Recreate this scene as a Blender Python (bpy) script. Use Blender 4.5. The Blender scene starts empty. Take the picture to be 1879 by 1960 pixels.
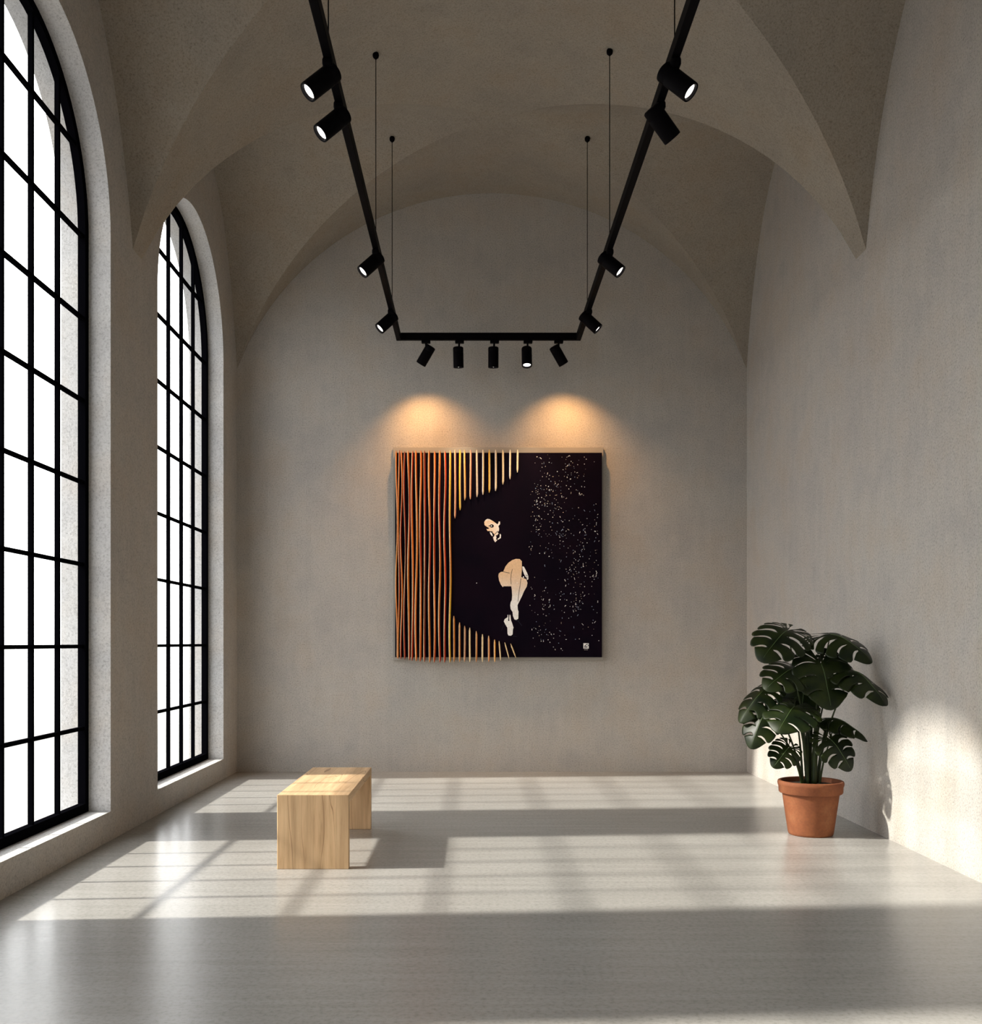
import bpy, bmesh, math, random
from mathutils import Vector, Matrix
from mathutils.geometry import tessellate_polygon

random.seed(7)
S = bpy.context.scene
COL = S.collection
PI = math.pi

# ------------------------------------------------------------------ camera
F, VU, VV, CAMZ = 2000.0, 908.0, 1230.0, 1.36
cam = bpy.data.cameras.new('camera')
cam.sensor_fit = 'VERTICAL'
cam.sensor_height = 36.0
cam.lens = F / 1960.0 * 36.0
cam.shift_x = (939.5 - VU) / 1960.0
cam.shift_y = (VV - 980.0) / 1960.0
cam.clip_start = 0.05
co = bpy.data.objects.new('camera', cam)
co.location = (0, 0, CAMZ)
co.rotation_euler = (PI / 2, 0, 0)
COL.objects.link(co)
S.camera = co

def at(u, v, Y):
    return Vector(((u - VU) * Y / F, Y, CAMZ + (VV - v) * Y / F))

# ------------------------------------------------------------------ helpers
def link(name, bm, mats, parent=None, smooth=False, kind=None):
    me = bpy.data.meshes.new(name)
    bm.normal_update()
    bm.to_mesh(me)
    bm.free()
    for m in (mats if isinstance(mats, (list, tuple)) else [mats]):
        me.materials.append(m)
    if smooth:
        for p in me.polygons:
            p.use_smooth = True
    o = bpy.data.objects.new(name, me)
    COL.objects.link(o)
    if parent:
        o.parent = parent
        o.matrix_parent_inverse = Matrix.Translation(-parent.location)
    if kind:
        o['kind'] = kind
    return o

def thing(name, loc, label, cat, group=None):
    o = bpy.data.objects.new(name, None)
    o.empty_display_size = 0.1
    o.location = loc
    COL.objects.link(o)
    o['label'] = label
    o['category'] = cat
    if group:
        o['group'] = group
    return o

def box(bm, x0, x1, y0, y1, z0, z1, bev=0.0, mi=0):
    vs = [bm.verts.new((x, y, z)) for x in (x0, x1) for y in (y0, y1) for z in (z0, z1)]
    fs = []
    for idx in ((0, 1, 3, 2), (4, 6, 7, 5), (0, 4, 5, 1), (2, 3, 7, 6), (0, 2, 6, 4), (1, 5, 7, 3)):
        f = bm.faces.new([vs[i] for i in idx])
        f.material_index = mi
        fs.append(f)
    bmesh.ops.recalc_face_normals(bm, faces=fs)
    if bev > 0:
        es = list({e for f in fs for e in f.edges})
        bmesh.ops.bevel(bm, geom=es, offset=bev, segments=2, affect='EDGES', profile=0.5)

def frame_of(d):
    d = d.normalized()
    a = Vector((0, 0, 1)) if abs(d.z) < 0.9 else Vector((1, 0, 0))
    x = d.cross(a).normalized()
    return x, d.cross(x).normalized(), d

def lathe_axis(bm, p, d, prof, n=40, mi=0, cap0=True, cap1=True):
    """revolve (radius, distance along d) pairs about the line p + t d"""
    x, y, d = frame_of(d)
    rings = []
    for r, t in prof:
        c = p + d * t
        rings.append([bm.verts.new(c + (x * math.cos(2 * PI * i / n) + y * math.sin(2 * PI * i / n)) * r) for i in range(n)])
    fs = []
    for a, b in zip(rings, rings[1:]):
        for i in range(n):
            fs.append(bm.faces.new((a[i], a[(i + 1) % n], b[(i + 1) % n], b[i])))
    if cap0:
        fs.append(bm.faces.new(list(reversed(rings[0]))))
    if cap1:
        fs.append(bm.faces.new(rings[-1]))
    for f in fs:
        f.material_index = mi
    bmesh.ops.recalc_face_normals(bm, faces=fs)

def tube(bm, pts, radii, n=10):
    """tube along points with a radius at each"""
    rings = []
    for i, p in enumerate(pts):
        d = (pts[min(i + 1, len(pts) - 1)] - pts[max(i - 1, 0)]).normalized()
        a = Vector((0, 1, 0)) if abs(d.y) < 0.9 else Vector((1, 0, 0))
        x = d.cross(a).normalized()
        y = d.cross(x)
        r = radii[i] if isinstance(radii, (list, tuple)) else radii
        rings.append([bm.verts.new(p + (x * math.cos(2 * PI * k / n) + y * math.sin(2 * PI * k / n)) * r) for k in range(n)])
    fs = []
    for a, b in zip(rings, rings[1:]):
        for k in range(n):
            fs.append(bm.faces.new((a[k], a[(k + 1) % n], b[(k + 1) % n], b[k])))
    fs.append(bm.faces.new(list(reversed(rings[0]))))
    fs.append(bm.faces.new(rings[-1]))
    bmesh.ops.recalc_face_normals(bm, faces=fs)

# ------------------------------------------------------------------ materials
class NT:
    def __init__(self, name):
        self.m = bpy.data.materials.new(name)
        self.m.use_nodes = True
        self.t = self.m.node_tree
        self.b = self.t.nodes['Principled BSDF']
        self.out = self.t.nodes['Material Output']
    def n(self, typ, **kw):
        nd = self.t.nodes.new(typ)
        for k, v in kw.items():
            if k.startswith('i_'):
                nd.inputs[k[2:].replace('_', ' ')].default_value = v
            else:
                setattr(nd, k, v)
        return nd
    def l(self, a, b):
        self.t.links.new(a, b)
    def coords(self, scale=(1, 1, 1)):
        tc = self.n('ShaderNodeTexCoord')
        mp = self.n('ShaderNodeMapping')
        mp.inputs['Scale'].default_value = scale
        self.l(tc.outputs['Object'], mp.inputs['Vector'])
        return mp.outputs['Vector']
    def noise(self, vec, scale, detail=4, rough=0.55):
        nd = self.n('ShaderNodeTexNoise')
        nd.inputs['Scale'].default_value = scale
        nd.inputs['Detail'].default_value = detail
        nd.inputs['Roughness'].default_value = rough
        self.l(vec, nd.inputs['Vector'])
        return nd.outputs['Fac']
    def ramp(self, fac, stops):
        r = self.n('ShaderNodeValToRGB')
        els = r.color_ramp.elements
        while len(els) < len(stops):
            els.new(0.5)
        for e, (p, c) in zip(els, stops):
            e.position = p
            e.color = (*c, 1)
        self.l(fac, r.inputs['Fac'])
        return r.outputs['Color']
    def mul(self, a, b, fac=1.0, mode='MULTIPLY'):
        mx = self.n('ShaderNodeMix', data_type='RGBA', blend_type=mode)
        mx.inputs[0].default_value = fac
        self.l(a, mx.inputs[6])
        self.l(b, mx.inputs[7])
        return mx.outputs[2]
    def bump(self, h, strength, dist, prev=None):
        b = self.n('ShaderNodeBump')
        b.inputs['Strength'].default_value = strength
        b.inputs['Distance'].default_value = dist
        self.l(h, b.inputs['Height'])
        if prev is not None:
            self.l(prev, b.inputs['Normal'])
        return b.outputs['Normal']

def simple(name, col, rough=0.5, metal=0.0, spec=0.5):
    t = NT(name)
    t.b.inputs['Base Color'].default_value = (*col, 1)
    t.b.inputs['Roughness'].default_value = rough
    t.b.inputs['Metallic'].default_value = metal
    t.b.inputs['Specular IOR Level'].default_value = spec
    return t.m

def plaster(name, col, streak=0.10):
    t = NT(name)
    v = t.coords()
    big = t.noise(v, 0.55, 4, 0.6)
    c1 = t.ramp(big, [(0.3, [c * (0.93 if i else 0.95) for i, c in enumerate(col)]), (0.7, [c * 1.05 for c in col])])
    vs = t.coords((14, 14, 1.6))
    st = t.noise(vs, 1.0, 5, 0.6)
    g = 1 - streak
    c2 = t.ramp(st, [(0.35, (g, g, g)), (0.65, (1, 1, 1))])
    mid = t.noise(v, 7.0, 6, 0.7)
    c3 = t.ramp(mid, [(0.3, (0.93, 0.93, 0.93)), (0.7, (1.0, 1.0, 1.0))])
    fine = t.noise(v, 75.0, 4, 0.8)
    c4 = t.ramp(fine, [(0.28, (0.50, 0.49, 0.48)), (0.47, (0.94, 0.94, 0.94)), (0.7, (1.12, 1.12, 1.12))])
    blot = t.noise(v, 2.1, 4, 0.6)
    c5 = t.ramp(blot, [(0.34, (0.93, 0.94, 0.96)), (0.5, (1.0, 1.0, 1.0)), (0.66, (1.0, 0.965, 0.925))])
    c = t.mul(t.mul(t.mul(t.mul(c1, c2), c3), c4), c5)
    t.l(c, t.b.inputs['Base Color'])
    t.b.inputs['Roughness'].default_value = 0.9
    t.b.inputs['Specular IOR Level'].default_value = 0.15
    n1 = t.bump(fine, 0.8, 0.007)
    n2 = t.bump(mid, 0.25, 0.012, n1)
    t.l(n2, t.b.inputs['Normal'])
    return t.m

M_WALL = plaster('wall_plaster', (0.53, 0.50, 0.458), 0.05)
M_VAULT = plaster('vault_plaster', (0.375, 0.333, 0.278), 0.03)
M_REVEAL = plaster('reveal_plaster', (0.60, 0.595, 0.585), 0.04)

def floor_mat():
    t = NT('polished_concrete')
    v = t.coords()
    big = t.noise(v, 0.6, 3, 0.5)
    c1 = t.ramp(big, [(0.3, (0.335, 0.325, 0.307)), (0.7, (0.39, 0.381, 0.364))])
    vs = t.coords((0.9, 14, 1))
    st = t.noise(vs, 1.2, 6, 0.65)
    c2 = t.ramp(st, [(0.3, (0.87, 0.865, 0.86)), (0.65, (1, 1, 1))])
    fine = t.noise(v, 45, 4, 0.7)
    c3 = t.ramp(fine, [(0.28, (0.74, 0.74, 0.74)), (0.5, (0.98, 0.98, 0.98)), (0.7, (1.06, 1.06, 1.06))])
    t.l(t.mul(t.mul(c1, c2), c3), t.b.inputs['Base Color'])
    rg = t.n('ShaderNodeMapRange')
    rg.inputs['To Min'].default_value = 0.21
    rg.inputs['To Max'].default_value = 0.29
    t.l(st, rg.inputs['Value'])
    t.l(rg.outputs['Result'], t.b.inputs['Roughness'])
    t.b.inputs['Specular IOR Level'].default_value = 0.42
    n1 = t.bump(st, 0.006, 0.004)
    n2 = t.bump(fine, 0.05, 0.003, n1)
    t.l(n2, t.b.inputs['Normal'])
    return t.m
M_FLOOR = floor_mat()

def wood_mat(name, scale):
    t = NT(name)
    v = t.coords(scale)
    dis = t.noise(v, 1.0, 3, 0.5)
    grain = t.noise(v, 4.0, 8, 0.7)
    c = t.ramp(grain, [(0.25, (0.46, 0.29, 0.15)), (0.42, (0.66, 0.45, 0.255)), (0.6, (0.76, 0.54, 0.32)), (0.8, (0.82, 0.61, 0.38))])
    c2 = t.ramp(dis, [(0.35, (0.82, 0.78, 0.74)), (0.62, (1.06, 1.03, 1.0))])
    vs = t.coords(tuple(3.2 if q > 1 else 0.02 for q in scale))
    stave = t.n('ShaderNodeTexVoronoi', feature='F1')
    stave.inputs['Scale'].default_value = 2.6
    t.l(vs, stave.inputs['Vector'])
    bw = t.n('ShaderNodeSeparateColor')
    t.l(stave.outputs['Color'], bw.inputs['Color'])
    c3 = t.ramp(bw.outputs['Red'], [(0.0, (0.86, 0.84, 0.82)), (1.0, (1.06, 1.06, 1.06))])
    vk = t.coords(tuple(5.5 if q > 1 else 0.5 for q in scale))
    line = t.noise(vk, 1.7, 2, 0.4)
    ck = t.ramp(line, [(0.493, (1, 1, 1)), (0.4985, (0.38, 0.27, 0.19)), (0.5015, (0.38, 0.27, 0.19)), (0.507, (1, 1, 1))])
    t.l(t.mul(t.mul(t.mul(c, c2), c3), ck, 0.85), t.b.inputs['Base Color'])
    t.b.inputs['Roughness'].default_value = 0.62
    t.l(t.bump(grain, 0.2, 0.003), t.b.inputs['Normal'])
    return t.m
M_WOODV = wood_mat('oak_end_grain_upright', (9, 9, 0.55))
M_WOODH = wood_mat('oak_grain_lengthwise', (9, 0.55, 9))

def black_mat():
    t = NT('black_powder_coat')
    t.b.inputs['Base Color'].default_value = (0.0025, 0.002, 0.0027, 1)
    t.b.inputs['Roughness'].default_value = 0.55
    t.b.inputs['Specular IOR Level'].default_value = 0.03
    n = t.noise(t.coords(), 400, 2, 0.5)
    t.l(t.bump(n, 0.05, 0.001), t.b.inputs['Normal'])
    return t.m
M_BLACK = black_mat()
M_STEEL = simple('black_window_steel', (0.002, 0.002, 0.0028), 0.6, 0.0, 0.0)

def glass_mat():
    t = NT('window_glass')
    tr = t.n('ShaderNodeBsdfTransparent')
    tr.inputs['Color'].default_value = (0.97, 0.98, 0.98, 1)
    gl = t.n('ShaderNodeBsdfGlossy')
    gl.inputs['Roughness'].default_value = 0.03
    fr = t.n('ShaderNodeFresnel')
    fr.inputs['IOR'].default_value = 1.35
    mx = t.n('ShaderNodeMixShader')
    t.l(fr.outputs['Fac'], mx.inputs['Fac'])
    t.l(tr.outputs['BSDF'], mx.inputs[1])
    t.l(gl.outputs['BSDF'], mx.inputs[2])
    t.l(mx.outputs['Shader'], t.out.inputs['Surface'])
    t.t.nodes.remove(t.b)
    return t.m
M_GLASS = glass_mat()

def lens_mat(power):
    t = NT('lit_lamp_lens')
    t.b.inputs['Base Color'].default_value = (0.9, 0.88, 0.84, 1)
    t.b.inputs['Emission Color'].default_value = (1.0, 0.95, 0.86, 1)
    t.b.inputs['Emission Strength'].default_value = power
    return t.m
M_LENS = lens_mat(6.0)

def terracotta():
    t = NT('terracotta')
    v = t.coords()
    a = t.noise(v, 6, 5, 0.6)
    c = t.ramp(a, [(0.3, (0.18, 0.050, 0.016)), (0.55, (0.245, 0.077, 0.025)), (0.75, (0.30, 0.115, 0.045))])
    f = t.noise(v, 60, 3, 0.6)
    c2 = t.ramp(f, [(0.3, (0.85, 0.85, 0.85)), (0.6, (1, 1, 1))])
    t.l(t.mul(c, c2), t.b.inputs['Base Color'])
    t.b.inputs['Roughness'].default_value = 0.8
    t.l(t.bump(f, 0.2, 0.002), t.b.inputs['Normal'])
    return t.m
M_TERRA = terracotta()

def soil():
    t = NT('potting_soil')
    f = t.noise(t.coords(), 70, 5, 0.7)
    c = t.ramp(f, [(0.3, (0.015, 0.010, 0.006)), (0.7, (0.07, 0.05, 0.03))])
    t.l(c, t.b.inputs['Base Color'])
    t.b.inputs['Roughness'].default_value = 0.95
    t.l(t.bump(f, 0.8, 0.01), t.b.inputs['Normal'])
    return t.m
M_SOIL = soil()

def leaf_mat(name, d, l):
    t = NT(name)
    f = t.noise(t.coords(), 9, 3, 0.5)
    c = t.ramp(f, [(0.35, d), (0.65, l)])
    t.l(c, t.b.inputs['Base Color'])
    t.b.inputs['Roughness'].default_value = 0.42
    t.b.inputs['Specular IOR Level'].default_value = 0.25
    return t.m
M_LEAF = leaf_mat('monstera_leaf_green', (0.003, 0.008, 0.0015), (0.016, 0.025, 0.004))
M_RIB = simple('leaf_midrib_green', (0.05, 0.085, 0.02), 0.5)
M_STALK = leaf_mat('monstera_stalk_green', (0.012, 0.022, 0.006), (0.035, 0.05, 0.012))

# ------------------------------------------------------------------ room dimensions
XL, XR, D, REAR = -2.5, 2.865, 11.0, -2.4
XC = (XL + XR) / 2
A = (XR - XL) / 2                      # half width of the vault
RAD, ZC = 2.87, 3.22                   # segmental arch: radius and centre height
WALL_T = 0.34
BAYS = [(7.85, 11.0), (4.30, 7.65), (0.95, 4.30), (-2.40, 0.95)]
BAND = (7.65, 7.85)
def arch(t):                           # t = -1..1 across the span
    return ZC + math.sqrt(RAD * RAD - (A * t) ** 2)
def vault_z(x, y):
    t = abs((x - XC) / A)
    z = arch(min(t, 1))
    for y0, y1 in BAYS:
        if y0 <= y <= y1:
            s = abs((y - (y0 + y1) / 2) / ((y1 - y0) / 2))
            return max(z, arch(min(s, 1)))
    return z

# floor
bm = bmesh.new()
box(bm, XL - WALL_T, XR + 0.2, REAR - 0.2, D + 0.2, -0.15, 0.0)
link('floor', bm, M_FLOOR, kind='structure')

# ceiling: groin vaults, one per bay, and a plain transverse band between the first two
def web(bm, fn, nt=48, ns=14):
    grid = [[bm.verts.new(fn(-1 + 2 * i / nt, j / ns)) for j in range(ns + 1)] for i in range(nt + 1)]
    for i in range(nt):
        for j in range(ns):
            q = [grid[i][j], grid[i + 1][j], grid[i + 1][j + 1], grid[i][j + 1]]
            bm.faces.new(q)
bm = bmesh.new()
for y0, y1 in BAYS:
    cy, hl = (y0 + y1) / 2, (y1 - y0) / 2
    for sg in (-1, 1):
        web(bm, lambda t, s: Vector((XC + A * t, cy + sg * hl * (abs(t) + (1 - abs(t)) * s), arch(t))))
        web(bm, lambda t, s: Vector((XC + sg * A * (abs(t) + (1 - abs(t)) * s), cy + hl * t, arch(t))))
web(bm, lambda t, s: Vector((XC + A * t, BAND[0] + (BAND[1] - BAND[0]) * s, arch(t))), 48, 2)
bmesh.ops.dissolve_degenerate(bm, dist=1e-5, edges=bm.edges[:])
for f in bm.faces:
    f.normal_update()
    if f.normal.z > 0:
        f.normal_flip()
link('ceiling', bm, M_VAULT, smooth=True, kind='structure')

# plain walls
ZT = 6.35
bm = bmesh.new(); box(bm, XR, XR + 0.2, REAR, D, 0, ZT); link('wall_right', bm, M_WALL, kind='structure')
bm = bmesh.new(); box(bm, XL, XR + 0.2, D, D + 0.2, 0, ZT); link('wall_back', bm, M_WALL, kind='structure')
bm = bmesh.new(); box(bm, XL, XR + 0.2, REAR - 0.2, REAR, 0, ZT); link('wall_rear', bm, M_WALL, kind='structure')

# left wall with arched openings
WR, WSP, SILL = 1.08, 4.16, 0.20
WINC = [9.325, 6.10, 2.52, -0.72]
NA = 40
bm = bmesh.new()
def quad(*p, mi=0):
    f = bm.faces.new([bm.verts.new(q) for q in p])
    f.material_index = mi
    return f
xo = XL - WALL_T
def facequad(x, ya, za0, za1, yb, zb0, zb1):
    quad((x, ya, za0), (x, yb, zb0), (x, yb, zb1), (x, ya, za1))
edges = [REAR]
for c in sorted(WINC):
    edges += [c - WR, c + WR]
edges.append(D)
for x in (XL, xo):
    for i in range(0, len(edges), 2):
        facequad(x, edges[i], 0, ZT, edges[i + 1], 0, ZT)
for c in WINC:
    ring = [(c + WR, SILL)] + [(c + WR * math.cos(PI * k / NA), WSP + WR * math.sin(PI * k / NA)) for k in range(NA + 1)] + [(c - WR, SILL)]
    for x in (XL, xo):
        facequad(x, c - WR, 0, SILL, c + WR, 0, SILL)
        for (ya, za), (yb, zb) in zip(ring[1:-1], ring[2:-1]):
            facequad(x, ya, za, ZT, yb, zb, ZT)
    for (ya, za), (yb, zb) in zip(ring, ring[1:] + ring[:1]):
        quad((XL, ya, za), (XL, yb, zb), (xo, yb, zb), (xo, ya, za), mi=1)
quad((XL, REAR, ZT), (XL, D, ZT), (xo, D, ZT), (xo, REAR, ZT))
quad((XL, REAR, 0), (xo, REAR, 0), (xo, REAR, ZT), (XL, REAR, ZT))
quad((XL, D, 0), (xo, D, 0), (xo, D, ZT), (XL, D, ZT))
bmesh.ops.remove_doubles(bm, verts=bm.verts[:], dist=1e-5)
bmesh.ops.recalc_face_normals(bm, faces=bm.faces[:])
link('wall_left', bm, [M_WALL, M_REVEAL], kind='structure')

# windows: steel frame, glazing bars, one glass part each
XG = -2.672
def window(n, c):
    w = bpy.data.objects.new('window_%d' % n, None)
    w.location = (XG, c, SILL)
    COL.objects.link(w)
    w['kind'] = 'structure'
    fw = 0.062
    def outline(r, sill):
        return [(c + r, sill)] + [(c + r * math.cos(PI * k / NA), WSP + r * math.sin(PI * k / NA)) for k in range(NA + 1)] + [(c - r, sill)]
    o, i = outline(WR - 0.002, SILL + 0.002), outline(WR - fw, SILL + fw)
    b = bmesh.new()
    rings = [[b.verts.new((x, y, z)) for y, z in pts] for x, pts in ((XG + 0.022, o), (XG + 0.022, i), (XG - 0.03, i), (XG - 0.03, o))]
    m = len(o)
    for q in range(4):
        r0, r1 = rings[q], rings[(q + 1) % 4]
        for k in range(m):
            b.faces.new((r0[k], r0[(k + 1) % m], r1[(k + 1) % m], r1[k]))
    bmesh.ops.recalc_face_normals(b, faces=b.faces[:])
    link('window_frame', b, M_STEEL, w)
    R = WR - fw + 0.01
    for k in range(4):
        y = c - 0.60 + 0.40 * k
        zt = WSP + math.sqrt(R * R - (y - c) ** 2)
        b = bmesh.new()
        box(b, XG - 0.018, XG + 0.014, y - 0.012, y + 0.012, SILL + fw - 0.01, zt, 0.003)
        link('glazing_bar', b, M_STEEL, w)
    for k in range(8):
        z = 0.775 + 0.559 * k
        hw = R if z < WSP else math.sqrt(R * R - (z - WSP) ** 2)
        b = bmesh.new()
        box(b, XG - 0.016, XG + 0.012, c - hw, c + hw, z - 0.0125, z + 0.0125, 0.003)
        link('glazing_bar', b, M_STEEL, w)
    b = bmesh.new()
    vs = [b.verts.new((XG - 0.004, y, z)) for y, z in outline(WR - fw + 0.006, SILL + fw - 0.006)]
    b.faces.new(vs)
    link('window_pane', b, M_GLASS, w)
for n, c in zip((2, 1, 3, 4), WINC):
    window(n, c)

# ------------------------------------------------------------------ track lighting
TX0, TX1, TZ, TYB = -0.765, 1.047, 4.44, 10.52
tr = thing('lighting_track', (TX0, TYB, TZ), 'black U-shaped lighting track hung by thin wires below the vault', 'light track')
TW, TH = 0.023, 0.036
for x in (TX0, TX1):
    b = bmesh.new()
    box(b, x - TW, x + TW, 1.2, TYB + TW, TZ - TH, TZ + TH, 0.004)
    link('rail', b, M_BLACK, tr)
b = bmesh.new()
box(b, TX0 - TW, TX1 + TW, TYB - TW, TYB + TW, TZ - TH + 0.0005, TZ + TH - 0.0005, 0.004)
link('rail', b, M_BLACK, tr)
for x in (TX0, TX1):
    for y in (9.7, 8.1, 5.47, 2.8):
        zt = vault_z(x, y)
        b = bmesh.new()
        lathe_axis(b, Vector((x, y, TZ + TH - 0.002)), Vector((0, 0, 1)), [(0.0033, 0), (0.0033, zt - TZ - TH - 0.01)], 8)
        cb = link('suspension_wire', b, M_BLACK, tr)
        b = bmesh.new()
        lathe_axis(b, Vector((x, y, zt + 0.006)), Vector((0, 0, -1)), [(0.016, 0), (0.023, 0.01), (0.025, 0.024), (0.021, 0.04), (0.010, 0.05), (0.004, 0.056)], 20)
        link('ceiling_anchor', b, M_BLACK, tr, True)
        b = bmesh.new()
        lathe_axis(b, Vector((x, y, TZ + TH - 0.004)), Vector((0, 0, 1)), [(0.011, 0), (0.011, 0.012), (0.005, 0.03)], 14)
        link('wire_grip', b, M_BLACK, tr, True)

HL, HR = 0.205, 0.053
def spotlight(centre, d, adaptor_at, along, label, lens_lit=True, hr=HR):
    """cylinder head at centre pointing along d, held by a stem from an adaptor clipped under the rail"""
    d = Vector(d).normalized()
    c = Vector(centre)
    a = Vector(adaptor_at)
    t = thing('track_spotlight', a, label, 'spotlight', 'spotlights on the black track')
    b = bmesh.new()
    l, w = 0.10, 0.027
    top = a.z
    if along == 'y':
        box(b, a.x - w, a.x + w, a.y - l, a.y + l, top - 0.046, top, 0.012)
    else:
        box(b, a.x - 0.045, a.x + 0.045, a.y - w, a.y + w, top - 0.03, top, 0.006)
    link('adaptor', b, M_BLACK, t)
    b = bmesh.new()
    pv = c - d * 0.03
    s0 = Vector((a.x + (c.x - a.x) * 0.35, a.y + (0 if along == 'x' else 0.02), top - 0.030))
    tube(b, [s0, s0 + Vector((0, 0, -0.02)), pv], [0.017, 0.02, 0.02] if along == 'y' else [0.009, 0.010, 0.010], 12)
    link('arm', b, M_BLACK, t, True)
    b = bmesh.new()
    r = hr
    lathe_axis(b, c - d * (HL / 2), d, [(r * 0.80, 0), (r * 0.97, 0.006), (r, 0.014), (r, 0.050), (r * 0.985, 0.052), (r * 0.985, 0.056), (r, 0.058),
                                        (r, HL - 0.008), (r * 0.985, HL), (r * 0.80, HL), (r * 0.74, HL - 0.022)], 40, cap1=False)
    o = link('housing', b, M_BLACK, t, True)
    md = o.modifiers.new('edge', 'EDGE_SPLIT'); md.split_angle = math.radians(35)
    b = bmesh.new()
    lathe_axis(b, c + d * (HL / 2 - 0.022), d, [(r * 0.77, 0), (r * 0.74, 0.006), (r * 0.45, 0.012), (0.002, 0.014)], 32)
    link('lens', b, M_LENS, t, True)
    return t, c + d * (HL / 2 + 0.004)

names = ['nearest', 'second', 'third', 'fourth']
where = ['nearest the viewer', 'second from the viewer', 'third from the viewer', 'farthest, beside the corner']
for i, y in enumerate((5.50, 5.94, 8.14, 9.60)):
    spotlight((TX0 - 0.036, y - 0.03, TZ - 0.143), (-0.66, -0.28, -0.70), (TX0, y + 0.02, TZ - TH), 'y',
              'black cylinder spotlight with lit lens on left rail, ' + where[i])
rd = [(0.66, -0.28, -0.70), (0.64, 0.30, -0.68), (0.68, -0.26, -0.68), (0.70, -0.10, -0.68)]
rl = ['lit lens', 'hidden lens', 'lit lens', 'sliver of lens']
for i, y in enumerate((5.50, 5.94, 8.14, 9.60)):
    spotlight((TX1 + 0.012, y - 0.03, TZ - 0.143), rd[i], (TX1, y + 0.02, TZ - TH), 'y',
              'black cylinder spotlight with %s on right rail, %s' % (rl[i], where[i]))
bar = [(815, 680, (-0.52, 0.28, -0.80), 'leftmost under cross rail, tilted left above painting'),
       (877, 684, (0.02, 0.10, -1.0), 'second from left under cross rail, hanging straight'),
       (944, 684, (0.0, 0.10, -1.0), 'middle of five under cross rail, hanging straight'),
       (1008, 683, (0.0, -0.32, -1.0), 'second from right under cross rail, lit lens showing'),
       (1069, 680, (0.52, 0.28, -0.80), 'rightmost under cross rail, tilted right above painting')]
tips = []
for u, v, d, lab in bar:
    c = at(u, v, TYB)
    ax = c.x + (0.012 if abs(d[0]) < 0.1 else 0.0)
    _, tip = spotlight(c, d, (ax, TYB, TZ - TH), 'x', 'black cylinder spotlight ' + lab, hr=0.052)
    tips.append(tip)

# ------------------------------------------------------------------ bench
bx0, bx1, by0, by1, bh, bt = -1.185, -0.755, 6.27, 7.66, 0.446, 0.052
bn = thing('bench', ((bx0 + bx1) / 2, (by0 + by1) / 2, 0), 'solid light oak bench with slab ends on the concrete floor', 'bench')
def slab(name, yz, mat):
    b = bmesh.new()
    l = [b.verts.new((bx0, y, z)) for y, z in yz]
    q = [b.verts.new((bx1, y, z)) for y, z in yz]
    m = len(yz)
    b.faces.new(l); b.faces.new(list(reversed(q)))
    for i in range(m):
        b.faces.new((l[i], q[i], q[(i + 1) % m], l[(i + 1) % m]))
    bmesh.ops.recalc_face_normals(b, faces=b.faces[:])
    bmesh.ops.bevel(b, geom=b.edges[:], offset=0.003, segments=2, affect='EDGES', profile=0.5)
    link(name, b, mat, bn)
slab('seat', [(by0, bh), (by1, bh), (by1 - bt, bh - bt), (by0 + bt, bh - bt)], M_WOODH)      # mitred corners
slab('leg', [(by0, 0), (by0, bh), (by0 + bt, bh - bt), (by0 + bt, 0)], M_WOODV)
slab('leg', [(by1, 0), (by1, bh), (by1 - bt, bh - bt), (by1 - bt, 0)], M_WOODV)

# ------------------------------------------------------------------ painting
PY = 10.915
def pp(u, v, y=PY):
    return at(u, v, y)
art = thing('painting', (pp(955, 1062).x, D, 2.27), 'large square dark painting of a seated figure with orange wavy slats', 'painting')
def attr_mat():
    t = NT('artist_paint')
    a = t.n('ShaderNodeVertexColor', layer_name='paint')
    f = t.noise(t.coords(), 60, 3, 0.6)
    c = t.ramp(f, [(0.3, (0.85, 0.85, 0.85)), (0.6, (1, 1, 1))])
    t.l(t.mul(a.outputs['Color'], c), t.b.inputs['Base Color'])
    t.b.inputs['Roughness'].default_value = 0.6
    t.b.inputs['Specular IOR Level'].default_value = 0.2
    return t.m
M_PAINT = attr_mat()
def canvas_mat():
    t = NT('black_canvas_paint')
    f = t.noise(t.coords(), 3, 4, 0.6)
    c = t.ramp(f, [(0.35, (0.0025, 0.001, 0.005)), (0.65, (0.005, 0.0015, 0.006))])
    t.l(c, t.b.inputs['Base Color'])
    t.b.inputs['Roughness'].default_value = 0.7
    t.b.inputs['Specular IOR Level'].default_value = 0.05
    return t.m
M_CANVAS = canvas_mat()
M_BACK = simple('pale_backing_board', (0.36, 0.335, 0.30), 0.8, 0, 0.2)
p0, p1 = at(752.5, 1264, D - 0.01), at(1154, 857, D - 0.01)
b = bmesh.new(); box(b, p0.x, p1.x, D - 0.035, D - 0.002, p0.z, p1.z, 0.002); link('backing_board', b, M_BACK, art)
p0, p1 = pp(756, 1258), pp(1152, 866.5)
b = bmesh.new(); box(b, p0.x, p1.x, PY, D - 0.035, p0.z, p1.z, 0.003); link('canvas', b, M_CANVAS, art)

def s2l(r, g, bb):
    f = lambda c: (c / 255 / 12.92) if c / 255 <= 0.04045 else ((c / 255 + 0.055) / 1.055) ** 2.4
    return (f(r), f(g), f(bb), 1)
CREAM, YEL, ORG, RED, BRN, WHT, AMB = s2l(250, 226, 180), s2l(250, 205, 40), s2l(226, 118, 38), s2l(168, 44, 14), s2l(92, 30, 10), s2l(248, 246, 244), s2l(205, 120, 40)
def mixc(a, c, t):
    return tuple(a[i] * (1 - t) + c[i] * t for i in range(4))

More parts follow.
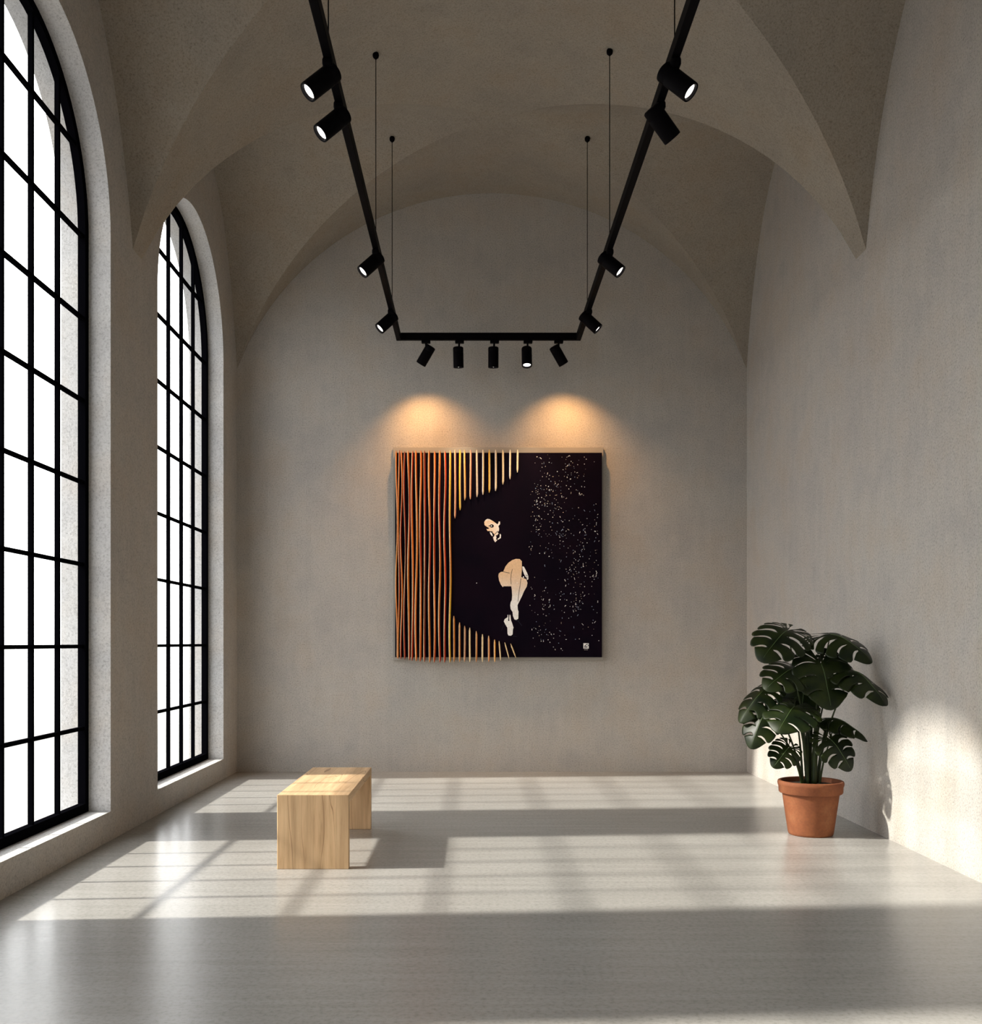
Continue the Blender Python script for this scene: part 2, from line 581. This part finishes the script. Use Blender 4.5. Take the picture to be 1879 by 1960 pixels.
def slat(u, v0, v1, body, edge, wavy, dev=0.0, ub=None, w=2.0):
    """one raised wavy slat of the relief: highlight band on its left, coloured body on its right"""
    b = bmesh.new()
    lay = b.verts.layers.float_color.new('paint')
    n = max(4, int((v1 - v0) / 6))
    ph, fq = random.uniform(0, 6.28), random.uniform(0.018, 0.030)
    yb, yf = PY, PY - 0.028
    rows = []
    for k in range(n + 1):
        s = k / n
        v = v0 + (v1 - v0) * s
        cu = u + ((ub - u) * s if ub else 0) + wavy * 0.7 * math.sin(fq * v + ph)
        q = 0.5 + 0.5 * math.sin(fq * 1.3 * v + ph * 2.1)
        wl, wr = w * (0.45 + 0.35 * q), w * (0.75 + (0.45 * (1 - q) if wavy else 0))
        taper = min(1, (s * n + 0.5) / 1.5, ((1 - s) * n + 0.5) / 1.5)
        wl *= taper; wr *= taper
        jt = random.uniform(0, 0.25)
        ce = mixc(edge, body[0], jt * 0.6)
        cb = mixc(body[0], body[1], 0.5 + 0.5 * math.sin(fq * 0.9 * v + ph * 1.7))
        cc = mixc(cb, BRN, 0.6 if wavy > 0.5 else 0.25)
        prof = [(-wl, yb, ce), (-wl, yf + 0.006, ce), (-wl * 0.5, yf, ce), (-wl * 0.1, yf, cb), (wr * 0.6, yf + 0.003, cb), (wr, yf + 0.012, cc), (wr, yb, cc)]
        row = []
        for du, y, c in prof:
            P = pp(cu + du, v)
            vv = b.verts.new((P.x, y, P.z))
            vv[lay] = c
            row.append(vv)
        rows.append(row)
    for r0, r1 in zip(rows, rows[1:]):
        for i in range(len(r0) - 1):
            b.faces.new((r0[i], r0[i + 1], r1[i + 1], r1[i]))
        b.faces.new((r0[-1], r0[0], r1[0], r1[-1]))
    b.faces.new(rows[0]); b.faces.new(list(reversed(rows[-1])))
    bmesh.ops.recalc_face_normals(b, faces=b.faces[:])
    link('slat', b, M_PAINT, art)

full = [759, 763, 768, 774.5, 782, 789, 796.5, 804.5, 812.5, 821.5, 831, 841, 851, 861]
bodies = [(ORG, AMB), (AMB, RED), (ORG, RED), (RED, BRN), (AMB, RED), (RED, ORG), (ORG, AMB), (RED, ORG), (RED, BRN), (AMB, RED), (RED, ORG), (AMB, RED), (s2l(214, 70, 28), RED), (AMB, s2l(230, 190, 60))]
for i, u in enumerate(full):
    e = CREAM if i % 3 else CREAM
    slat(u, 863 + random.uniform(-1, 1.5), 1260 + min(8, i * 0.9), bodies[i], e, 1.9 if i < 7 else 1.1, w=1.7 if i < 4 else 2.35)
top = [(870.6, 992.5, ORG, CREAM), (880, 976.7, YEL, YEL), (889, 957.7, s2l(240, 170, 70), CREAM), (900, 956, ORG, CREAM), (912.5, 951.5, s2l(235, 205, 180), CREAM),
       (924, 947, CREAM, WHT), (936, 943, YEL, s2l(245, 180, 40)), (948, 940, CREAM, WHT), (961.8, 927.5, CREAM, CREAM), (975.9, 917.4, CREAM, WHT), (990, 904.6, CREAM, CREAM)]
for u, v1, bc, ec in top:
    slat(u, 861.5, v1, (bc, mixc(bc, WHT, 0.25)), ec, 0.25, w=2.2)
bot = [(868.6, 1179, AMB), (879.4, 1191.5, AMB), (888.7, 1198, RED), (898.8, 1201.5, CREAM), (911, 1208, AMB), (923, 1214, CREAM), (934.7, 1217, ORG), (946.5, 1224, s2l(240, 160, 50))]
for u, v0, bc in bot:
    slat(u, v0, 1267, (bc, mixc(bc, CREAM, 0.4)), CREAM, 0.25, w=2.1)
for u0, u1, v0, v1 in ((955, 958, 1227, 1264), (965.6, 974, 1229.5, 1261), (977, 987, 1232, 1259)):
    slat(u0, v0, v1, (s2l(240, 180, 80), CREAM), CREAM, 0.0, ub=u1, w=1.7)

# painted figure: flat shapes on the canvas (crop pixels -> photo pixels)
def cp(x, y):
    return 900 + x / 7.0, 960 + y / 7.0
PEACH, SKIN, PALE = s2l(232, 196, 158), s2l(240, 205, 168), s2l(236, 222, 208)
DARK = s2l(14, 10, 18)
class Paint:
    def __init__(self):
        self.b = bmesh.new()
        self.lay = self.b.verts.layers.float_color.new('paint')
    def poly(self, pts, col, lift=0.0):
        vs = []
        for x, y in pts:
            u, v = cp(x, y)
            P = pp(u, v)
            w = self.b.verts.new((P.x, PY - 0.0012 - lift, P.z))
            w[self.lay] = col(x, y) if callable(col) else col
            vs.append(w)
        for tri in tessellate_polygon([[Vector((x, y, 0)) for x, y in pts]]):
            self.b.faces.new([vs[i] for i in tri])
    def line(self, pts, w, col, lift=0.0008):
        for (x0, y0), (x1, y1) in zip(pts, pts[1:]):
            dx, dy = x1 - x0, y1 - y0
            l = math.hypot(dx, dy) or 1
            nx, ny = -dy / l * w / 2, dx / l * w / 2
            self.poly([(x0 + nx, y0 + ny), (x1 + nx, y1 + ny), (x1 - nx, y1 - ny), (x0 - nx, y0 - ny)], col, lift)
    def done(self, name):
        for f in self.b.faces:
            f.normal_update()
            if f.normal.y > 0:
                f.normal_flip()
        return link(name, self.b, M_PAINT, art)
P = Paint()
P.poly([(230, 232), (260, 238), (300, 260), (335, 285), (362, 305), (376, 290), (378, 268), (397, 268), (398, 302), (375, 330), (385, 360), (382, 395), (362, 412),
        (378, 425), (360, 450), (340, 452), (350, 475), (345, 505), (360, 520), (332, 545), (315, 520), (303, 482), (320, 462), (325, 440), (308, 425), (278, 402), (255, 395),
        (230, 395), (215, 365), (240, 370), (250, 355), (215, 335), (190, 315), (185, 275), (205, 245)],
       lambda x, y: mixc(SKIN, WHT, 0.75 if (x > 360 or y > 440 or y < 250) else 0.05))
P.poly([(258, 408), (285, 418), (300, 455), (293, 467), (270, 440)], WHT)
P.poly([(395, 430), (410, 445), (408, 490), (370, 512), (363, 500), (392, 480)], WHT)
P.poly([(287 + 27 * math.cos(k * PI / 8), 327 + 22 * math.sin(k * PI / 8)) for k in range(16)], DARK, 0.0008)
P.poly([(282 + 9 * math.cos(k * PI / 5), 327 + 9 * math.sin(k * PI / 5)) for k in range(10)], WHT, 0.0014)
P.line([(243, 328), (262, 322), (282, 318)], 9, DARK)
P.line([(330, 435), (350, 412), (372, 392)], 6, DARK)
P.line([(272, 405), (288, 402), (298, 415)], 9, DARK)
P.done('painted_face')
P = Paint()
P.poly([(440, 940), (470, 870), (510, 820), (560, 785), (610, 768), (660, 770), (690, 800), (690, 900), (682, 1010), (700, 1020), (722, 1030), (748, 1040), (765, 1090),
        (755, 1140), (720, 1200), (690, 1270), (650, 1350), (632, 1388), (636, 1450), (645, 1470), (642, 1570), (615, 1586), (590, 1580), (570, 1530), (565, 1480), (540, 1440),
        (533, 1390), (540, 1350), (555, 1320), (560, 1260), (555, 1180), (548, 1135), (445, 1135), (435, 1147), (410, 1115), (385, 1060), (375, 1000), (380, 965), (410, 942)],
       lambda x, y: mixc(mixc(PEACH, PALE, min(1, max(0, (y - 950) / 300))), WHT, min(1, max(0, (y - 1180) / 180))))
GR = s2l(70, 62, 56)
P.line([(440, 940), (480, 948), (525, 958)], 6, GR)
P.line([(565, 905), (548, 955), (541, 1030), (546, 1110)], 6, GR)
P.line([(677, 1030), (665, 1130), (645, 1250), (638, 1340)], 6, GR)
P.done('painted_legs')
P = Paint()
P.poly([(695, 870), (715, 870), (738, 910), (762, 960), (776, 1000), (776, 1040), (762, 1052), (752, 1022), (735, 1002), (718, 970), (700, 920)], WHT)
P.line([(738, 985), (768, 992)], 7, DARK); P.line([(752, 1000), (762, 1030)], 5, DARK)
P.poly([(703, 1003), (718, 1003), (720, 1020), (706, 1022)], WHT)
P.done('painted_hand')
P = Paint()
P.poly([(498, 1518), (508, 1518), (510, 1565), (505, 1600), (522, 1600), (521, 1560), (524, 1518), (536, 1518), (545, 1590), (560, 1630), (578, 1690), (570, 1712), (566, 1780), (545, 1797),
        (510, 1795), (498, 1770), (495, 1690), (470, 1650), (448, 1605), (460, 1575), (498, 1550)], WHT)
NAVY = s2l(30, 34, 48)
P.line([(600, 1592), (640, 1600), (690, 1665)], 7, NAVY); P.line([(640, 1600), (655, 1590)], 6, NAVY)
P.line([(455, 1640), (415, 1730)], 4, NAVY); P.line([(570, 1800), (625, 1812)], 5, NAVY)
P.done('painted_foot')

# painted specks on the right half: uncountable, one part
b = bmesh.new(); lay = b.verts.layers.float_color.new('paint')
def speck(u, v, w, h, ang, c):
    ca, sa = math.cos(ang), math.sin(ang)
    vs = []
    for x, y in ((-w, -h), (w, -h), (w, h), (-w, h)):
        P_ = pp(u + x * ca - y * sa, v + x * sa + y * ca)
        q = b.verts.new((P_.x, PY - 0.0015, P_.z)); q[lay] = c; vs.append(q)
    f = b.faces.new(vs); f.normal_update()
    if f.normal.y > 0: f.normal_flip()
rs = random.Random(21)
clusters = [(rs.uniform(1022, 1125), rs.uniform(890, 1235), rs.uniform(6, 20)) for _ in range(34)] + [(1027, 935, 8), (1029, 955, 8), (1030, 985, 8), (1032, 1010, 10), (1050, 1045, 16), (1085, 890, 8), (1108, 895, 12), (1140, 1010, 6), (1145, 1100, 8), (1070, 1200, 16)]
cnt = 0
while cnt < 560:
    if rs.random() < 0.72:
        cu, cv, sd = rs.choice(clusters)
        u, v = rs.gauss(cu, sd * 0.7), rs.gauss(cv, sd * 1.3)
    else:
        u, v = rs.uniform(1012, 1146), rs.uniform(872, 1248)
    lim = 1006 + 10 * abs(math.sin(v / 37.0))
    if not (lim < u < 1148 and 870 < v < 1249) or (1110 < u < 1132 and 1224 < v < 1250):
        continue
    cnt += 1
    g = rs.random()
    c = WHT if g > 0.45 else s2l(150, 165, 190) if g > 0.15 else s2l(190, 175, 160)
    k = rs.random()
    if k < 0.84:
        r_ = rs.uniform(0.3, 0.68); speck(u, v, r_, r_ * rs.uniform(0.9, 1.3), rs.uniform(0, 3), c)
    else:
        speck(u, v, rs.uniform(0.3, 0.45), rs.uniform(1.0, 2.3), rs.gauss(0.1, 0.6), c)
speck(989.5, 1115.8, 0.7, 0.7, 0, WHT); speck(912, 1116, 0.7, 0.7, 0, WHT)
link('painted_specks', b, M_PAINT, art, kind='stuff')

# monogram stamp in the lower right corner of the canvas
def mp(x, y):
    return 1020 + x / 8.52, 1060 + y / 8.52
P = Paint()
def mpoly(pts, c, lift=0.0):
    P.poly([((mp(x, y)[0] - 900) * 7, (mp(x, y)[1] - 960) * 7) for x, y in pts], c, lift)
mpoly([(820, 1458), (908, 1458), (908, 1546), (820, 1546)], WHT)
mpoly([(838, 1500), (872, 1472), (898, 1466), (896, 1476), (868, 1486), (852, 1504), (848, 1540), (838, 1540)], DARK, 0.0008)
mpoly([(872 + 17 * math.cos(k * PI / 8), 1520 + 15 * math.sin(k * PI / 8)) for k in range(16)], DARK, 0.0008)
mpoly([(874 + 8 * math.cos(k * PI / 6), 1521 + 7 * math.sin(k * PI / 6)) for k in range(12)], WHT, 0.0014)
mpoly([(888, 1490), (906, 1484), (906, 1500), (892, 1500)], DARK, 0.0008)
for x in (835, 852, 868, 882):
    mpoly([(x, 1560), (x + 9, 1560), (x + 9, 1571), (x, 1571)], s2l(170, 165, 160))
P.done('monogram')

# ------------------------------------------------------------------ potted monstera
PX, PYY = 2.386, 7.42
plant = thing('potted_plant', (PX, PYY, 0), 'split-leaf monstera in a terracotta pot beside the right wall', 'potted plant')
b = bmesh.new()
O = Vector((PX, PYY, 0)); UP = Vector((0, 0, 1))
lathe_axis(b, O, UP, [(0.146, 0.0), (0.153, 0.006), (0.157, 0.02), (0.196, 0.292), (0.214, 0.296), (0.219, 0.304), (0.221, 0.342), (0.226, 0.352), (0.228, 0.368), (0.224, 0.380),
                      (0.214, 0.384), (0.204, 0.380), (0.199, 0.365), (0.194, 0.33)], 64, cap1=False)
pot = link('pot', b, M_TERRA, plant, True)
md = pot.modifiers.new('edge', 'EDGE_SPLIT'); md.split_angle = math.radians(40)
b = bmesh.new()
rsl = random.Random(3)
nr, na = 7, 36
rg = [[b.verts.new((PX + 0.196 * (i / nr) * math.cos(2 * PI * k / na), PYY + 0.196 * (i / nr) * math.sin(2 * PI * k / na), 0.345 + 0.022 * (1 - (i / nr) ** 2) + rsl.uniform(-0.004, 0.005))) for k in range(na)] for i in range(1, nr + 1)]
cv = b.verts.new((PX, PYY, 0.37))
for k in range(na):
    b.faces.new((cv, rg[0][k], rg[0][(k + 1) % na]))
    for i in range(nr - 1):
        b.faces.new((rg[i][k], rg[i + 1][k], rg[i + 1][(k + 1) % na], rg[i][(k + 1) % na]))
bmesh.ops.recalc_face_normals(b, faces=b.faces[:])
link('soil', b, M_SOIL, plant, True)

def interp(tab, x):
    for (a, fa), (c, fc) in zip(tab, tab[1:]):
        if x <= c:
            t = (x - a) / (c - a)
            t = t * t * (3 - 2 * t)
            return fa + (fc - fa) * t
    return tab[-1][1]
RTAB = [(0, 1.0), (25, 0.86), (50, 0.74), (80, 0.63), (110, 0.56), (140, 0.50), (168, 0.42)]

def leaf(base, tip, nrm, wid=1.0, droop=0.25, fold=0.25, gap=0.5, lobes=6, twist=0.0, slit=0.2):
    """one split monstera blade: lobes on both sides of a raised midrib, arched along its length and folded at the rib"""
    base, tip = Vector(base), Vector(tip)
    L = (tip - base).length
    ey = (tip - base).normalized()
    ez = Vector(nrm)
    ez = (ez - ey * ez.dot(ey)).normalized()
    ex = ey.cross(ez).normalized()
    def place(x, y):
        # local plan (units of L) -> world
        z = droop * (y * (1 - y)) * 1.6 - droop * 0.5 * max(0, -y) - fold * abs(x) ** 1.3 * 1.2
        z += 0.012 * math.sin(9 * y + 5 * abs(x))
        return base + (ex * x * wid + ey * y + ez * z) * L
    b = bmesh.new()
    rnd = random.Random(int(abs(base.x * 1000) + abs(base.z * 977)))
    for sd in (-1, 1):
        bounds = [168 * (k / lobes) ** 0.92 for k in range(lobes + 1)]
        for k in range(lobes):
            a0, a1 = bounds[k], bounds[k + 1]
            ac = (a0 + a1) / 2
            g = gap * rnd.uniform(0.75, 1.2) * (0.28, 0.45, 0.7, 0.92, 1, 1, 1, 1)[k]
            if k == 0:
                ac = 0
            start = slit * rnd.uniform(0.8, 1.3)
            NV, NW = 6, 12
            grid = []
            for i in range(NV + 1):
                e = i / NV
                row = []
                for j in range(NW + 1):
                    w = j / NW
                    sm = min(1, max(0, (w - start) / 0.16)); sm = sm * sm * (3 - 2 * sm)
                    a = a0 + (a1 - a0) * e
                    cl = min(1, max(0, (w - 0.72) / 0.28)); cl = cl * cl * (3 - 2 * cl)
                    a = ac + (a - ac) * (1 - g * sm * (0.52 / max(w, 0.2)) * (1 - 0.55 * cl))
                    # the side lobes curve towards the tip
                    root = 0.74 * max(0.0, math.cos(math.radians(min(a0 + (a1 - a0) * e, 90)))) ** 1.15
                    ee = abs(2 * e - 1) if k else e
                    R = interp(RTAB, a) * (1 - 0.07 * ee ** 3)
                    ox, oy = R * math.sin(math.radians(a)), R * math.cos(math.radians(a))
                    bow = 0.17 * math.sin(PI * w) * (1 if a < 120 else 0.3)
                    x = ox * w
                    y = root + (oy - root) * w - bow * 0.6 * min(1.0, a / 45.0)
                    row.append(b.verts.new(place(sd * x, y)))
                grid.append(row)
            for i in range(NV):
                for j in range(NW):
                    q = (grid[i][j], grid[i + 1][j], grid[i + 1][j + 1], grid[i][j + 1])
                    b.faces.new(q if sd > 0 else tuple(reversed(q)))
    bmesh.ops.remove_doubles(b, verts=b.verts[:], dist=0.0006)
    bmesh.ops.dissolve_degenerate(b, dist=1e-5, edges=b.edges[:])
    o = link('leaf', b, M_LEAF, plant, True)
    md = o.modifiers.new('thick', 'SOLIDIFY'); md.thickness = 0.0016; md.offset = 0
    b = bmesh.new()
    pts = [place(0, y / 10.0) + ez * 0.0012 for y in range(0, 10)]
    tube(b, pts, [0.0034 - 0.00026 * i for i in range(10)], 6)
    link('midrib', b, M_RIB, o, True)
    return o

def stalk(foot, base, bend=(0, 0, 0), r0=0.008, r1=0.004, name='leaf_stalk'):
    foot, base = Vector(foot), Vector(base)
    mid = (foot + base) / 2 + Vector(bend)
    mid.z = foot.z + (base.z - foot.z) * 0.62
    mid.x = foot.x + (base.x - foot.x) * 0.30 + bend[0]
    mid.y = foot.y + (base.y - foot.y) * 0.30 + bend[1]
    n = 16
    pts = []
    for i in range(n + 1):
        t = i / n
        pts.append(foot * (1 - t) ** 2 + mid * (2 * t * (1 - t)) + base * t * t)
    b = bmesh.new()
    tube(b, pts, [r0 + (r1 - r0) * (i / n) ** 0.7 for i in range(n + 1)], 10)
    link(name, b, M_STALK, plant, True)

# (base u,v), (tip u,v), base depth offset, tip depth offset, normal, width, droop, fold, lobes, gap, foot dx dy
LEAVES = [
    ((1506, 1207), (1456, 1268), 0.02, -0.10, (-0.35, -0.75, 0.45), 1.00, 0.25, 0.25, 8, 0.62, (-0.02, 0.03)),
    ((1589, 1214), (1668, 1270), 0.00, -0.16, (0.30, -0.68, 0.60), 0.85, 0.30, 0.35, 8, 0.64, (0.02, 0.04)),
    ((1634, 1284), (1694, 1352), -0.12, -0.36, (0.40, -0.75, 0.50), 0.88, 0.22, 0.35, 8, 0.62, (0.04, 0.01)),
    ((1572, 1272), (1590, 1360), -0.10, -0.20, (0.05, -0.85, 0.35), 1.05, 0.15, 0.12, 6, 0.18, (0.00, -0.02)),
    ((1518, 1280), (1464, 1322), -0.06, -0.16, (-0.30, -0.70, 0.60), 1.00, 0.25, 0.25, 8, 0.62, (-0.02, -0.02)),
    ((1462, 1322), (1416, 1384), 0.00, -0.04, (-0.60, -0.60, 0.45), 0.75, 0.20, 0.35, 7, 0.56, (-0.05, 0.00)),
    ((1462, 1368), (1437, 1434), -0.08, -0.12, (-0.40, -0.75, 0.35), 0.85, 0.20, 0.35, 7, 0.58, (-0.05, -0.03)),
    ((1520, 1352), (1488, 1404), -0.14, -0.26, (-0.15, -0.60, 0.75), 1.25, 0.20, 0.30, 7, 0.42, (-0.03, -0.05)),
    ((1508, 1432), (1479, 1470), -0.10, -0.14, (-0.20, -0.85, 0.35), 1.00, 0.15, 0.20, 8, 0.62, (-0.07, -0.03)),
    ((1590, 1416), (1628, 1476), -0.12, -0.16, (0.20, -0.85, 0.35), 0.95, 0.20, 0.22, 8, 0.62, (0.05, -0.04)),
    ((1592, 1374), (1660, 1420), -0.04, -0.16, (0.40, -0.10, 0.90), 0.55, 0.25, 0.55, 7, 0.56, (0.05, 0.02)),
    ((1538, 1318), (1530, 1392), 0.04, -0.04, (-0.10, -0.80, 0.50), 0.85, 0.15, 0.30, 7, 0.5, (-0.01, 0.03)),
    ((1556, 1300), (1500, 1368), 0.08, 0.02, (-0.30, -0.60, 0.60), 0.80, 0.20, 0.25, 7, 0.56, (0.00, 0.05)),
    ((1600, 1262), (1640, 1322), 0.06, -0.02, (0.30, -0.60, 0.60), 0.85, 0.20, 0.25, 7, 0.56, (0.02, 0.05)),
]
for (bu, bv), (tu, tv), db, dt, nr_, wd, dr, fo, lo, gp, ft in LEAVES:
    base, tip = at(bu, bv, PYY + db), at(tu, tv, PYY + dt)
    leaf(base, tip, nr_, wd, dr, fo, gp, lo)
    stalk((PX + ft[0], PYY + ft[1], 0.352), base, (0, 0, 0), 0.0095, 0.0042)
for dx, dy, u, v, r0 in ((0.012, -0.035, 1566, 1355, 0.024), (-0.032, -0.02, 1545, 1375, 0.019), (0.045, -0.01, 1583, 1385, 0.015), (-0.005, 0.02, 1556, 1330, 0.018), (-0.06, -0.01, 1528, 1400, 0.011)):
    stalk((PX + dx, PYY + dy, 0.348), at(u, v, PYY + dy), (0, 0, 0), r0, r0 * 0.55, 'stem')

# ------------------------------------------------------------------ light
w = bpy.data.worlds.new('hazy_daylight')
S.world = w
w.use_nodes = True
nt = w.node_tree
bg = nt.nodes['Background']
tc = nt.nodes.new('ShaderNodeTexCoord')
sx = nt.nodes.new('ShaderNodeSeparateXYZ')
nt.links.new(tc.outputs['Generated'], sx.inputs['Vector'])
rp = nt.nodes.new('ShaderNodeValToRGB')
rp.color_ramp.elements[0].position = 0.46
rp.color_ramp.elements[0].color = (0.30, 0.292, 0.28, 1)
rp.color_ramp.elements[1].position = 0.52
rp.color_ramp.elements[1].color = (1.0, 1.0, 1.0, 1)
mr = nt.nodes.new('ShaderNodeMapRange')
mr.inputs['From Min'].default_value = -1
nt.links.new(sx.outputs['Z'], mr.inputs['Value'])
nt.links.new(mr.outputs['Result'], rp.inputs['Fac'])
nt.links.new(rp.outputs['Color'], bg.inputs['Color'])
bg.inputs['Strength'].default_value = 4.6

sun = bpy.data.lights.new('sun', 'SUN')
sun.energy = 8.3
sun.angle = math.radians(2.0)
sun.color = (1.0, 0.945, 0.84)
so = bpy.data.objects.new('sun', sun)
so.rotation_euler = Vector((1, 0.068, -0.765)).to_track_quat('-Z', 'Y').to_euler()
so.location = (-8, 6, 9)
COL.objects.link(so)

for i, (k, tx) in enumerate(((0, -0.44), (4, 0.955))):
    sp = bpy.data.lights.new('wall_washer', 'SPOT')
    sp.energy = 78
    sp.color = (1.0, 0.52, 0.19)
    sp.spot_size = math.radians(106)
    sp.spot_blend = 1.0
    sp.shadow_soft_size = 0.03
    o = bpy.data.objects.new('wall_washer', sp)
    o.location = tips[k]
    tgt = Vector((tx, D, tips[k].z - 1.4))
    o.rotation_euler = (tgt - tips[k]).to_track_quat('-Z', 'Y').to_euler()
    COL.objects.link(o)

for k in (1, 3):
    sp = bpy.data.lights.new('picture_spot', 'SPOT')
    sp.energy = 110
    sp.color = (1.0, 0.78, 0.54)
    sp.spot_size = math.radians(50)
    sp.spot_blend = 1.0
    sp.shadow_soft_size = 0.04
    o = bpy.data.objects.new('picture_spot', sp)
    o.location = tips[k]
    tgt = Vector((tips[k].x + (0.03 if k == 1 else 0.10), D, 1.75))
    o.rotation_euler = (tgt - tips[k]).to_track_quat('-Z', 'Y').to_euler()
    COL.objects.link(o)

for c in WINC:
    al = bpy.data.lights.new('window_portal', 'AREA')
    al.shape = 'RECTANGLE'
    al.size, al.size_y = 2 * WR, WSP + WR - SILL
    al.cycles.is_portal = True
    o = bpy.data.objects.new('window_portal', al)
    o.location = (xo - 0.01, c, (SILL + WSP + WR) / 2)
    o.rotation_euler = Vector((1, 0, 0)).to_track_quat('-Z', 'Z').to_euler()
    COL.objects.link(o)

# ------------------------------------------------------------------ view
S.view_settings.view_transform = 'Standard'
S.view_settings.look = 'None'
S.view_settings.exposure = 0.0
S.view_settings.gamma = 1.0
S.view_settings.use_curve_mapping = False
S.cycles.max_bounces = 12
S.cycles.diffuse_bounces = 8
S.cycles.glossy_bounces = 4
S.cycles.transparent_max_bounces = 8
S.cycles.sample_clamp_indirect = 8.0
S.cycles.caustics_reflective = False
S.cycles.caustics_refractive = False
S.cycles.use_denoising = True
